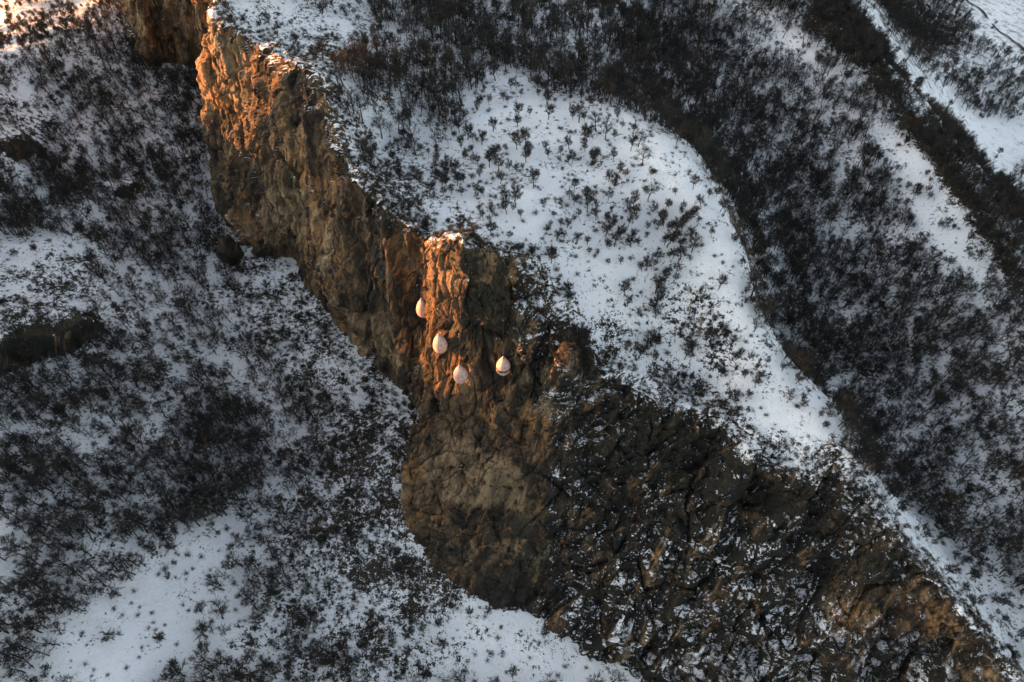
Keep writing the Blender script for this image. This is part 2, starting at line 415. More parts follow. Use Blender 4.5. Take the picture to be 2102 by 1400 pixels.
# ---- cliff sheet between the base and the rim
NC, NR = 1500, 310
rc, mc, bc = catmull(RIM, NC), catmull(MID, NC), catmull(BASE, NC)
rc[:, 2] = TA(rc[:, 0], rc[:, 1]); bc[:, 2] = TB(bc[:, 0], bc[:, 1])
tg = np.gradient(rc[:, :2], axis=0); nn = np.c_[-tg[:, 1], tg[:, 0]]; nn /= np.linalg.norm(nn, axis=1)[:, None]
for _ in range(30):
    nn[1:-1] = (nn[:-2] + nn[1:-1] + nn[2:]) / 3
nn /= np.linalg.norm(nn, axis=1)[:, None]
over = rc.copy(); over[:, :2] += nn * 6.5
over[:, 2] = TA(over[:, 0], over[:, 1]) - 1.2
inn = rc.copy(); inn[:, :2] += nn * 3.6; inn[:, 2] = TA(inn[:, 0], inn[:, 1]) + 0.35
jag = (1.3 * fbm(bc[:, 0] / 6, bc[:, 1] / 6, 3.0, 4) + 0.8 * fbm(bc[:, 0] / 1.7, bc[:, 1] / 1.7, 6.0, 2))
bc[:, :2] -= nn * jag[:, None]; bc[:, 2] = TB(bc[:, 0], bc[:, 1])
under = bc.copy(); under[:, :2] -= nn * 3.0; under[:, 2] = TB(under[:, 0], under[:, 1]) - 3.5
tv = np.linspace(0, 1, NR)
rows = []
key = [0.0, 0.05, 0.47, 0.90, 0.95, 1.0]; rails = [under, bc, mc, rc, inn, over]
for t in tv:
    k = min(max(np.searchsorted(key, t, side='right') - 1, 0), 4)
    f = (t - key[k]) / (key[k + 1] - key[k]); rows.append(rails[k] * (1 - f) + rails[k + 1] * f)
S = np.array(rows)                      # NR, NC, 3
S = np.stack([blur(S[..., i], 6) for i in range(3)], -1)
du = np.gradient(S, axis=1); dv = np.gradient(S, axis=0)
N = np.cross(du, dv); N /= np.linalg.norm(N, axis=-1)[..., None] + 1e-9
x, y, z = S[..., 0], S[..., 1], S[..., 2]
sI = np.broadcast_to(np.linspace(0, len(ST) - 1, NC), x.shape); T = np.broadcast_to(tv[:, None], x.shape)
slopeful = sstep(18.3, 21.0, sI)       # 0 = sheer cliff, 1 = broken rocky slope at lower right
amp = sstep(0.03, 0.12, T) * (1 - 0.75 * sstep(0.84, 0.95, T))
flute = 2.2 * ridged(x / 13, y / 13, z / 60, 2) + 0.45 * ridged(x / 4.1, y / 4.1, z / 18, 3) + 0.45 * fbm(x / 3, y / 3, z / 4, 4)
led = 0.5 * np.sin((z + 0.22 * x + 3.0 * perlin(x / 14, y / 14, z / 14)) * 2 * math.pi / 8.5) + 0.7 * fbm(x / 6, y / 6, z / 3, 4)
def dots(e): return (x * e[0] + y * e[1] + z * e[2])
e1 = np.array([0.50, 0.30, 0.80]); e1 /= np.linalg.norm(e1); e2 = np.cross(e1, [0, 0, 1.0]); e2 /= np.linalg.norm(e2); e3 = np.cross(e1, e2)
broken = (3.2 * ridged(dots(e2) / 15, dots(e3) / 15, dots(e1) / 46, 3) + 0.7 * ridged(dots(e2) / 5.5, dots(e3) / 4.5, dots(e1) / 16, 2)
          + 0.9 * fbm(x / 6.5, y / 6.5, z / 5, 4))
podface = sstep(15.5, 16.2, sI) * (1 - sstep(17.6, 18.6, sI))
slab_u, slab_v, _ = px(S)
slab = blur(inpoly(slab_u, slab_v, poly((820,830),(1000,820),(1130,860),(1120,1080),(1090,1262),(960,1220),(850,1120),(822,1000))).astype(float), 70)
disp = (flute - 1.2) * (1 - slopeful) * (1 - 0.6 * podface) + led * 0.45 * (1 - slopeful) + (broken - 2.2) * slopeful * (1 - 0.55 * slab)
S = S + N * (disp * amp)[..., None] + N * ((0.14 * ridged(x / 1.3, y / 1.3, z / 1.9, 2) - 0.1 + 0.08 * fbm(x / 0.7, y / 0.7, z / 0.7, 2)) * sstep(0.02, 0.06, T))[..., None]
fd = np.zeros(x.shape); c0 = np.where(slopeful[0] < 0.99)[0]; c1 = np.where(slopeful[0] > 0.01)[0]
wx, wy, wz = x + 1.2 * perlin(x / 7, y / 7, z / 7), y + 1.2 * perlin(x / 7, y / 7, z / 7 + 9), z + 2.0 * perlin(x / 8, y / 8, z / 8 + 20)
def block(cols, ua, ub, uc, amps, seed):
    o, t, g = facets(ua[:, cols], ub[:, cols], uc[:, cols], seed); return amps[0] * o + amps[1] * t - amps[2] * g
e_a, e_b, e_c = [wx * e[0] + wy * e[1] + wz * e[2] for e in (e1, e2, e3)]
def saw(h, period):
    f = h / period - np.floor(h / period); return np.where(f < 0.86, f / 0.86, (1 - f) / 0.14)
hs1 = z - 0.30 * x - 0.1 * y + 3.5 * fbm(x / 16, y / 16, z / 16 + 3, 3)
hs2 = z + 0.45 * x - 0.1 * y + 3.0 * fbm(x / 13, y / 13, z / 13 + 8, 3)
m1 = sstep(-0.15, 0.25, perlin(x / 15, y / 15, z / 15 + 4)); m2 = sstep(-0.05, 0.3, perlin(x / 12, y / 12, z / 12 + 14))
strata = (1.6 * saw(hs1, 5.4) * m1 + 0.6 * saw(hs1 + 1.0, 1.7) + 1.1 * saw(hs2, 3.9) * m2 - 1.2) * slopeful * (1 - 0.6 * slab) * (1 - sstep(23.8, 25.2, sI))
strata += (0.55 * saw(z - 0.12 * x + 2 * fbm(x / 12, y / 12, z / 12, 2), 5.2) * m1 - 0.2) * (1 - slopeful)
fd += strata
fd[:, c0] += (block(c0, wx / 5.5, wy / 5.5, wz / 22, (0.6, 2.3, 0.9), 21) + block(c0, wx / 1.9, wy / 1.9, wz / 5.5, (0.24, 1.2, 0.36), 22)) * (1 - slopeful[:, c0])
fd[:, c1] += (block(c1, e_b / 6.5, e_c / 5.5, e_a / 15, (0.75, 3.0, 0.8), 23) + block(c1, e_b / 2.3, e_c / 2.0, e_a / 4.6, (0.30, 1.5, 0.35), 24)) * slopeful[:, c1] * (1 - 0.45 * slab[:, c1])
S = S + N * (fd * sstep(0.02, 0.08, T) * (1 - 0.7 * sstep(0.86, 0.95, T)))[..., None]
def cliff_cover():
    u, v, f = px(S)
    c = np.where(slopeful > 0.5, 0.60, 0.55) + 0.0 * u
    c = np.where(T > 0.86, np.maximum(cover_at(S[..., 0], S[..., 1], S[..., 2]), 0.40), c)
    return blur(c, 6)
cu0, cv0, _ = px(S)
SLAB = poly((820,830),(1000,820),(1130,860),(1120,1080),(1090,1262),(960,1220),(850,1120),(822,1000))
LOWR = poly((1150,1150),(1500,1090),(1720,1200),(1720,1290),(1950,1290),(2040,1330),(2102,1500),(1200,1500))
sv = np.where(slopeful > 0.3, 1.04, 1.3); sv = np.where(inpoly(cu0, cv0, SLAB), 1.75, sv); sv = np.where(inpoly(cu0, cv0, LOWR), 0.86, sv); sv = np.where(inpoly(cu0, cv0, poly((1300,1330),(1690,1300),(1830,1295),(2040,1340),(2102,1500),(1300,1500))), 0.62, sv)
sv = np.where(inpoly(cu0, cv0, poly((945,540),(1060,560),(1150,640),(1180,750),(1080,720),(1000,640),(950,600))), 0.72, sv)
sv = blur(sv, 30)
sv = np.where(inpoly(cu0, cv0, poly((1585,1180),(1610,1185),(1660,1250),(1700,1320),(1760,1390),(1720,1390),(1650,1290))), 0.1, sv)
sv = np.where(inpoly(cu0, cv0, poly((1715,1030),(1740,1030),(1830,1110),(1870,1160),(1840,1160),(1760,1080))), 0.15, sv)
cliff_sheer = blur(sstep(0.03, 0.07, T) * (1 - sstep(0.82, 0.94, T)) * blur(sv, 5), 3)
lichen_shade = np.where(inpoly(cu0, cv0, poly((830,830),(1130,820),(1130,1060),(830,1060))), 0.35, 1.0) * slopeful
lichen_shade = np.where(inpoly(cu0, cv0, poly((1690,1240),(1800,1190),(1900,1220),(2030,1330),(1960,1330),(1800,1290),(1690,1300))), 0.0, lichen_shade)
lichen_shade = np.where(inpoly(cu0, cv0, poly((930,500),(1150,560),(1180,760),(1000,800),(950,640))), 0.7, lichen_shade)
lichen_shade = np.where(inpoly(cu0, cv0, poly((1090,640),(1210,660),(1230,820),(1090,830))), 1.0, lichen_shade)  # darker colour painted in place of shade on the sunlit shoulder knob
lichen_shade = blur(lichen_shade, 45)
pale = np.zeros(x.shape)
for pg in (poly((862,935),(910,885),(1000,915),(1090,975),(1080,1050),(980,1050),(878,1010)), poly((530,390),(640,380),(650,470),(590,520),(540,500)), poly((700,640),(790,640),(840,760),(770,740))): pale = np.where(inpoly(cu0, cv0, pg), 1.0, pale)
pale = blur(pale, 40)
cliff_me = mesh_np('cliff', S.reshape(-1, 3), grid_faces(NR, NC), [M_MOUNT], smooth=False, attrs={'cover': cliff_cover(), 'sheer': cliff_sheer, 'lichen_shade': lichen_shade, 'pale': pale})
cliff = add('cliff', cliff_me, kind='structure')

# ---- added unseen ridge to the west, its notched crest shaped to cast the shade
TE = math.tan(SUN_EL)
WAX = np.array([-SUN_H[1], SUN_H[0]]) * -1.0          # across the sun, pointing north
DR = 265.0
CUT = [(-200, -80), (40, -80), (70, -84), (75.4, -90), (77.2, -121), (79, -128), (85, -131), (89.3, -127), (91.6, -88), (95, -80), (110, -75), (127, -73), (130.2, -94), (131.4, -121),
       (134, -119), (140, -118), (146, -119), (155, -131), (171, -136), (187, -138), (192, -114), (206, -114), (211, -170), (320, -185), (420, -180), (600, -120)]
cw = np.linspace(-200, 420, 460); cz = np.interp(cw, [c[0] for c in CUT], [c[1] for c in CUT]) + DR * TE
cz = cz + 0.8 * fbm(cw / 5, 0 * cw, 0.5, 3)
off = np.linspace(-1, 1, 41)
CW, OF = np.meshgrid(cw, off)
ZC = np.broadcast_to(cz, CW.shape)
wid = 42.0
rx = SUN_H[0] * (DR + OF * wid) + WAX[0] * CW; ry = SUN_H[1] * (DR + OF * wid) + WAX[1] * CW
prof = 1 - np.abs(OF)**0.9
rz = -128 + (ZC + 128) * prof + 1.5 * fbm(rx / 9, ry / 9, 0, 3) * np.abs(OF)**0.5
shade_ridge_me = mesh_np('ridge', np.stack([rx, ry, rz], -1).reshape(-1, 3), grid_faces(*CW.shape), [M_MOUNT], attrs={'cover': np.full(CW.size, 0.45), 'sheer': np.zeros(CW.size)})
ridge = add('ridge', shade_ridge_me, kind='structure')

# ------------------------------------------------------------------ plants
def tube(V, F, p0, p1, r0, r1, k=4):
    d = p1 - p0; L = np.linalg.norm(d) + 1e-9; d = d / L
    a = np.cross(d, [0.3, 0.9, 0.2]); a /= np.linalg.norm(a); b = np.cross(d, a); n0 = len(V)
    for p, r in ((p0, r0), (p1, r1)):
        for i in range(k):
            an = 2 * math.pi * i / k; V.append(p + r * (math.cos(an) * a + math.sin(an) * b))
    for i in range(k):
        F.append((n0 + i, n0 + (i + 1) % k, n0 + k + (i + 1) % k, n0 + k + i))
def blade(V, F, p, d, L, wd, r):
    a = np.cross(d, r.normal(size=3)); a /= np.linalg.norm(a) + 1e-9; n0 = len(V); q = p + d * L
    V.append(p - a * wd * 0.5); V.append(p + a * wd * 0.5); V.append(q + a * wd * 0.16); V.append(q - a * wd * 0.16)
    F.append((n0, n0 + 1, n0 + 2, n0 + 3))
def unit(v): return v / (np.linalg.norm(v) + 1e-9)
def bare_tree(seed, h=5.2, spread=1.0, nl=8, ns=5, nt=6, wd=0.085, lean=0.1):
    r = np.random.default_rng(seed); V, F, V2, F2 = [], [], [], []
    pts_ = [np.array([0, 0, -0.5])]; ang = r.uniform(0, 6.28)
    nseg = 5
    for i in range(1, nseg + 1):
        q = i / nseg; pts_.append(np.array([math.cos(ang) * lean * h * q**1.5 + r.normal() * 0.05, math.sin(ang) * lean * h * q**1.5 + r.normal() * 0.05, q * h * 0.8]))
    rad = lambda q: 0.022 * h * (1 - 0.8 * q) + 0.02
    for i in range(nseg): tube(V, F, pts_[i], pts_[i + 1], rad(i / nseg), rad((i + 1) / nseg), 5)
    def at(q):
        k = min(int(q * nseg), nseg - 1); f = q * nseg - k; return pts_[k] * (1 - f) + pts_[k + 1] * f
    for j in range(nl):
        q = 0.35 + 0.65 * (j + r.uniform(0, 0.8)) / nl; a = j * 2.4 + r.uniform(-0.5, 0.5); el = r.uniform(0.35, 1.05) + (0.3 if q > 0.85 else 0)
        d = np.array([math.cos(a) * math.cos(el), math.sin(a) * math.cos(el), math.sin(el)])
        L = h * r.uniform(0.26, 0.42) * spread * (1.15 - 0.45 * q); p0 = at(min(q, 0.999)); pm = p0 + d * L * 0.5; d2 = unit(d + np.array([0, 0, 0.35]) + r.normal(size=3) * 0.15); p1 = pm + d2 * L * 0.5
        tube(V, F, p0, pm, rad(q) * 0.6, rad(q) * 0.42, 3); tube(V, F, pm, p1, rad(q) * 0.42, 0.015, 3)
        for k in range(ns):
            f = r.uniform(0.25, 1.0); s0 = p0 + (pm - p0) * min(f * 2, 1) + (p1 - pm) * max(f * 2 - 1, 0)
            sd = unit(d2 + r.normal(size=3) * 0.6 + np.array([0, 0, 0.15])); sl = L * r.uniform(0.3, 0.55)
            tube(V, F, s0, s0 + sd * sl, 0.028, 0.012, 3)
            for m in range(nt):
                g = r.uniform(0.15, 1.0); td = unit(sd + r.normal(size=3) * 0.6 + np.array([0, 0, 0.2]))
                blade(V2, F2, s0 + sd * sl * g, td, h * r.uniform(0.07, 0.15), wd * r.uniform(0.7, 1.2), r)
    return (np.array(V), F), (np.array(V2), F2)
def bush(seed, h=1.0, n=60, wd=0.06, flat=0.5):
    r = np.random.default_rng(seed); V, F = [], []
    for i in range(n):
        a = r.uniform(0, 6.28); el = r.uniform(0.25, 1.4); d = np.array([math.cos(a) * math.cos(el), math.sin(a) * math.cos(el), math.sin(el)])
        p = np.array([r.normal() * flat * h * 0.45, r.normal() * flat * h * 0.45, r.uniform(-0.05, 0.35) * h])
        blade(V, F, p, d, h * r.uniform(0.35, 0.8), wd * r.uniform(0.6, 1.4), r)
    return np.array(V), F

protos = bpy.data.collections.new('plant_kinds')          # not linked: only instanced by the stuff objects
proto_sh = bpy.data.collections.new('shrub_kinds'); proto_un = bpy.data.collections.new('scrub_kinds')
TREES, SHRUBS = [], []
TREE_SPEC = [(5.2, 1.1, 10, 6, 9, .042), (6.0, .95, 10, 6, 9, .042), (4.5, 1.25, 10, 6, 9, .045), (6.8, .85, 11, 6, 8, .042), (5.0, 1.15, 9, 6, 10, .045), (5.6, 1.05, 11, 6, 8, .042)]
for i, (h, sp, nl, ns, nt, wd) in enumerate(TREE_SPEC):
    (tv_, tf), (cv, cf) = bare_tree(100 + i, h, sp, nl, ns, nt, wd, 0.08)
    lm = M_DRY if i == 4 else M_TWIG
    tm = mesh_np('tree_trunk', tv_, tf, [M_BARK], False); cm = mesh_np('tree_crown', cv, cf, [lm], False)
    jm = mesh_np('bare_tree_whole', np.vstack([tv_, cv]), np.vstack([np.array(tf), np.array(cf) + len(tv_)]), [M_BARK, lm], False,
                 mat_idx=[0] * len(tf) + [1] * len(cf))
    o = bpy.data.objects.new('bare_tree_kind_%d' % i, jm); protos.objects.link(o); TREES.append((tm, cm, h))
SHRUB_SPEC = [(2.5, 1.25, 15, 6, 11, .036), (3.0, 1.1, 16, 6, 11, .036), (2.1, 1.4, 14, 6, 11, .036), (3.5, 0.95, 16, 6, 11, .038)]
for i, (h, sp, nl, ns, nt, wd) in enumerate(SHRUB_SPEC):
    (tv_, tf), (cv, cf) = bare_tree(200 + i, h, sp, nl, ns, nt, wd, 0.10)
    lm = M_DRY if i == 2 else M_TWIG
    tm = mesh_np('shrub_trunk', tv_, tf, [M_BARK], False); cm = mesh_np('shrub_crown', cv, cf, [lm], False)
    jm = mesh_np('bare_shrub_whole', np.vstack([tv_, cv]), np.vstack([np.array(tf), np.array(cf) + len(tv_)]), [M_BARK, lm], False,
                 mat_idx=[0] * len(tf) + [1] * len(cf))
    o = bpy.data.objects.new('bare_shrub_kind_%d' % i, jm); proto_sh.objects.link(o); SHRUBS.append((tm, cm, h))
for i, (h, n) in enumerate([(0.9, 60), (0.7, 50), (1.2, 70), (0.8, 45)]):
    v_, f_ = bush(300 + i, h, n)
    o = bpy.data.objects.new('scrub_kind_%d' % i, mesh_np('scrub', v_, f_, [M_DRY if i == 3 else M_SCRUB], False)); proto_un.objects.link(o)

def scatter_group(coll):
    g = bpy.data.node_groups.new('scatter_' + coll.name, 'GeometryNodeTree')
    g.interface.new_socket('Geometry', in_out='INPUT', socket_type='NodeSocketGeometry')
    g.interface.new_socket('Geometry', in_out='OUTPUT', socket_type='NodeSocketGeometry')
    N_ = g.nodes.new; a = N_('NodeGroupInput'); z_ = N_('NodeGroupOutput'); ci = N_('GeometryNodeCollectionInfo'); ip = N_('GeometryNodeInstanceOnPoints')
    ci.inputs['Collection'].default_value = coll; ci.inputs['Separate Children'].default_value = True; ci.inputs['Reset Children'].default_value = True
    def attr(n, t):
        q = N_('GeometryNodeInputNamedAttribute'); q.data_type = t; q.inputs[0].default_value = n
        return [s for s in q.outputs if s.enabled and s.name == 'Attribute'][0]
    g.links.new(a.outputs[0], ip.inputs['Points']); g.links.new(ci.outputs[0], ip.inputs['Instance'])
    ip.inputs['Pick Instance'].default_value = True
    g.links.new(attr('idx', 'INT'), ip.inputs['Instance Index']); g.links.new(attr('rot', 'FLOAT_VECTOR'), ip.inputs['Rotation']); g.links.new(attr('scl', 'FLOAT_VECTOR'), ip.inputs['Scale'])
    g.links.new(ip.outputs[0], z_.inputs[0])
    return g
def scatter(name, pos, rot, scl, idx, coll, **props):
    me = bpy.data.meshes.new(name); n = len(pos)
    me.vertices.add(n); me.vertices.foreach_set('co', np.asarray(pos, np.float32).ravel())
    for nm, t, v in (('rot', 'FLOAT_VECTOR', rot), ('scl', 'FLOAT_VECTOR', scl)):
        at = me.attributes.new(nm, t, 'POINT'); at.data.foreach_set('vector', np.asarray(v, np.float32).ravel())
    at = me.attributes.new('idx', 'INT', 'POINT'); at.data.foreach_set('value', np.asarray(idx, np.int32))
    o = add(name, me, **props); m = o.modifiers.new('scatter', 'NODES'); m.node_group = scatter_group(coll)
    return o

# ---- where trees stand (photo polygons -> chance per cell); later entries win
FOREST = [
    (poly((-200,-200),(2400,-200),(2400,1700),(-200,1700)), 0.42),
    (poly((0,100),(260,0),(430,150),(440,400),(470,520),(300,520),(0,480)), 0.52),
    (poly((0,700),(250,700),(420,820),(450,1000),(350,1120),(240,1190),(100,1330),(0,1400),(-200,1500),(-200,700)), 0.70),
    (poly((400,830),(540,820),(560,960),(440,1090),(330,1080),(340,960)), 0.95),
    (poly((0,330),(120,320),(180,420),(100,470),(0,490)), 0.85),
    (poly((480,520),(640,560),(740,720),(870,800),(860,900),(740,880),(640,780),(560,680),(480,640)), 0.12),
    (poly((660,860),(840,860),(850,1120),(960,1230),(980,1400),(760,1400),(640,1200),(700,1000)), 0.16),
    (poly((860,1140),(960,1220),(1100,1262),(1320,1400),(900,1400)), 0.05),
    (poly((110,1360),(220,1240),(330,1140),(420,1080),(480,1120),(400,1240),(430,1330),(400,1400),(100,1400)), 0.03),
    (poly((0,490),(190,490),(195,640),(0,690)), 0.05),
    (poly((-60,-60),(250,-60),(240,10),(120,90),(0,180),(-60,220)), 0.22),
    (poly((30,150),(90,160),(80,240),(110,300),(60,310),(40,220)), 0.05),
    (poly((700,-100),(1700,-100),(1790,170),(1900,340),(2080,600),(2250,800),(2250,1300),(2102,1240),(1800,1000),(1735,945),(1700,830),(1560,740),(1540,640),(1530,500),(1400,290),(1330,230),(1150,190),(1040,130),(950,210),(920,300),(800,330),(690,220)), 0.70),
    (poly((440,0),(760,0),(770,80),(690,150),(690,260),(640,150),(520,80)), 0.06),
    (poly((940,230),(1040,135),(1130,185),(1330,242),(1405,292),(1482,400),(1530,520),(1537,680),(1600,740),(1705,845),(1735,950),(1500,940),(1310,795),(1170,745),(1120,600),(990,490),(880,480),(800,420),(720,330),(700,230),(800,330),(920,310)), 0.20),
    (poly((700,200),(930,250),(1000,330),(900,400),(790,390),(720,320)), 0.30),
    (poly((1200,400),(1440,430),(1450,560),(1330,600),(1240,520)), 0.5),
    (poly((960,240),(1100,200),(1230,280),(1120,300),(1000,290)), 0.05),
    (poly((1290,250),(1400,290),(1470,390),(1390,350),(1300,300)), 0.05),
    (poly((1410,560),(1500,520),(1535,600),(1530,690),(1440,690),(1390,620)), 0.03),
    (poly((1530,820),(1690,850),(1730,940),(1560,930)), 0.05),
    (poly((1160,640),(1400,680),(1560,760),(1640,830),(1480,880),(1320,790)), 0.22),
    (poly((1060,0),(1240,0),(1250,80),(1180,120),(1080,60)), 0.35),
    (poly((1490,20),(1560,20),(1650,70),(1790,180),(1700,200),(1560,120)), 0.40),
    (poly((1770,250),(1880,300),(1990,460),(2085,610),(2010,610),(1900,560),(1840,420)), 0.15),
    (poly((1560,680),(1600,670),(1610,760),(1700,800),(1730,950),(1640,800)), 0.2),
    (poly((1735,950),(1800,990),(1960,1120),(2102,1250),(2102,1420),(2040,1340),(1900,1160)), 0.13),
    (poly((1690,0),(1790,0),(1870,190),(1960,320),(2102,560),(2102,660),(2000,460),(1900,330),(1790,150),(1660,30)), 0.85),
    (poly((1735,0),(1785,0),(1830,80),(1890,200),(1900,250),(1865,225),(1800,100)), 0.10),
    (poly((1860,120),(1980,240),(2102,260),(2102,370),(2030,375),(1970,290),(1890,210)), 0.02),
    (poly((1920,150),(2102,150),(2102,240),(2010,250)), 0.95),
    (poly((1800,0),(1960,0),(2000,60),(1970,110),(1870,100)), 0.95),
    (poly((1970,0),(2102,0),(2102,120),(2000,90)), 0.01),
    (poly((1970,300),(2030,380),(2102,350),(2102,560)), 0.8),
    (poly((1960,560),(2102,620),(2102,820),(1900,700)), 0.75),
]
OPEN_DOME = FOREST[14][0]
def dens(u, v):
    d = np.zeros(np.shape(u))
    for pg, val in FOREST: d = np.where(inpoly(u, v, pg), val, d)
    return d
# distance to the cliff band: nothing grows in the air
BAND = np.vstack([base_xy - nrm * 1.0, (rim_xy + nrm * 3.0)[::-1]])
def cells(x0, x1, y0, y1, c):
    a, b_ = np.meshgrid(np.arange(x0, x1, c), np.arange(y0, y1, c))
    return (a + rng.uniform(0, c, a.shape)).ravel(), (b_ + rng.uniform(0, c, a.shape)).ravel()
def on_ground(x0, x1, y0, y1, c, margin=60):
    x_, y_ = cells(x0, x1, y0, y1, c)
    rough = np.where(y_ > 0, 1, 1)
    z_, pl_ = height(x_, y_)
    p_ = np.stack([x_, y_, z_], -1); u_, v_, f_ = px(p_)
    k = (u_ > -margin) & (u_ < W0 + margin) & (v_ > -margin) & (v_ < H0 + margin) & ~inpoly(x_, y_, BAND)
    return p_[k], u_[k], v_[k], f_[k]
p1, u1, v1, f1 = on_ground(-190, 150, 0, 260, 1.36)
p2, u2, v2, f2 = on_ground(60, 620, 150, 900, 3.7)
far = (f2 > 270); p2, u2, v2, f2 = p2[far], u2[far], v2[far], f2[far]
nr_ = f1 <= 270; p1, u1, v1, f1 = p1[nr_], u1[nr_], v1[nr_], f1[nr_]
tp, tu, tvv, tf_ = np.vstack([p1, p2]), np.r_[u1, u2], np.r_[v1, v2], np.r_[f1, f2]
d_ = dens(tu, tvv)
cl = 0.5 + 0.85 * fbm(tp[:, 0] / 7.0, tp[:, 1] / 7.0, 4.4, 3)
chance = np.clip(d_ * (0.35 + 1.25 * np.clip(cl, 0, 1.2)), 0, 1) * np.where(d_ > 0.8, 1.0, 0.85)
# keep off the rock bands
gz = 0.6
sx = (height(tp[:, 0] + gz, tp[:, 1])[0] - tp[:, 2]) / gz; sy = (height(tp[:, 0], tp[:, 1] + gz)[0] - tp[:, 2]) / gz
keep = (rng.uniform(size=len(tp)) < chance) & (np.hypot(sx, sy) < 1.5)
tp, tu, tvv, tf_, d_ = tp[keep], tu[keep], tvv[keep], tf_[keep], d_[keep]
on_dome = inpoly(tu, tvv, OPEN_DOME) | (d_ < 0.3)
sc_ = rng.uniform(0.5, 1.08, len(tp)) * np.where(tf_ > 270, 1.6, 1.0) * np.where(on_dome, rng.uniform(0.7, 1.45, len(tp)), 1.0)
isf = rng.uniform(size=len(tp))
shrub = on_dome | (isf < 0.22)
rz_ = rng.uniform(0, 6.28, len(tp)); til = rng.normal(0, 0.07, (len(tp), 2))
rot = np.c_[til, rz_]; scl = np.c_[sc_, sc_, sc_ * rng.uniform(0.85, 1.15, len(tp))]
kind = rng.integers(0, 6, len(tp)); skind = rng.integers(0, 4, len(tp))

bpy.context.view_layer.update()
def visible(p):
    q = Vector(p) + Vector((0, 0, 1.8)); L = q.length; d = q / L
    for o in (cliff, hillside):
        if o.ray_cast(Vector((0, 0, 0)), d, distance=L - 0.5)[0]: return False
    return True
inside = (tu > 5) & (tu < W0 - 5) & (tvv > 5) & (tvv < H0 - 5)
hs = np.where(shrub, np.array([s[2] for s in SHRUBS])[skind], np.array([t[2] for t in TREES])[kind]) * sc_ * FPX / tf_
single = np.zeros(len(tp), bool)
PLACES = [   # photo polygon, phrase
    (poly((0,830),(450,830),(450,1130),(240,1190),(0,1400)), 'in the dark wood of the lower left corner'),
    (poly((0,1130),(480,1050),(560,1400),(0,1400)), 'by the open snow patch in the lower left'),
    (poly((330,780),(600,780),(600,1150),(330,1150)), 'in the grey thicket left of the lower cliff'),
    (poly((450,850),(1320,850),(1320,1400),(450,1400)), 'on the scrubby snow at the foot of the rocky slope'),
    (poly((0,400),(330,400),(330,830),(0,830)), 'beside the snow-capped rock band at the left edge'),
    (poly((330,500),(900,500),(900,860),(330,860)), 'on the mottled snow under the long brown cliff'),
    (poly((0,0),(500,0),(500,520),(0,520)), 'on the slope below the cliff in the upper left'),
    (poly((690,190),(1000,190),(1000,490),(690,490)), 'on the snow just behind the cliff rim'),
    (poly((1180,400),(1460,400),(1460,620),(1180,620)), 'in the clump in the middle of the snowy hilltop'),
    (poly((940,130),(1500,130),(1500,410),(1000,410)), 'on the open snow at the back of the hilltop'),
    (poly((900,380),(1240,380),(1240,760),(900,760)), 'on the hilltop snow above the hanging pods'),
    (poly((1150,600),(1740,600),(1740,960),(1150,960)), 'on the snow above the broken rocky slope'),
    (poly((1730,940),(2102,940),(2102,1400),(1800,1400)), 'in the wood at the lower right, below the snowy crest'),
    (poly((1500,560),(2102,560),(2102,960),(1500,960)), 'in the wood right of the rounded snowy hilltop'),
    (poly((1450,180),(2102,180),(2102,600),(1450,600)), 'in the wood behind the hilltop, near the far snowy crest'),
    (poly((-100,-100),(2300,-100),(2300,1500),(-100,1500)), 'in the wood along the top of the hill'),
]
T_LOOK = ['rounded bare dark tree', 'tall bare dark tree', 'low spreading bare tree', 'tall narrow bare tree', 'brown-tinged leafless tree', 'bushy bare dark tree']
S_LOOK = ['small rounded bare shrub', 'upright bare dark shrub', 'flat brownish shrub', 'tall thin bare shrub']
for is_sh, quota in ((False, 300), (True, 300)):
    c_ = np.where(inside & (shrub == is_sh))[0]; c_ = c_[np.argsort(-hs[c_])]; n = 0
    for i in c_:
        if n >= quota: break
        if visible(tp[i]): single[i] = True; n += 1
def place_plant(name, label, group, cat, meshes, p, r, s):
    e = add(name, None, label=label, category=cat, group=group)
    e.location = p; e.rotation_euler = r; e.scale = s; e.empty_display_size = 0.5
    add('trunk', meshes[0], e); add('crown', meshes[1], e)
    return e
for i in np.where(single)[0]:
    what = 'shrub' if shrub[i] else 'tree'
    for pg, phrase in PLACES:
        if inpoly(tu[i:i + 1], tvv[i:i + 1], pg)[0]:
            look = S_LOOK[skind[i]] if shrub[i] else T_LOOK[kind[i]]
            place_plant('bare_' + what, look + ' ' + phrase, look + 's ' + phrase, what, SHRUBS[skind[i]] if shrub[i] else TREES[kind[i]], tp[i], rot[i], scl[i]); break
r_t, r_s = ~single & ~shrub, ~single & shrub
scatter('woodland', tp[r_t], rot[r_t], scl[r_t], kind[r_t], protos, kind='stuff', label='dark mass of bare winter trees covering the slopes', category='woodland')
scatter('shrubland', tp[r_s], rot[r_s], scl[r_s], skind[r_s], proto_sh, kind='stuff', label='low bare shrubs dotted thickly over the snow', category='shrubs')

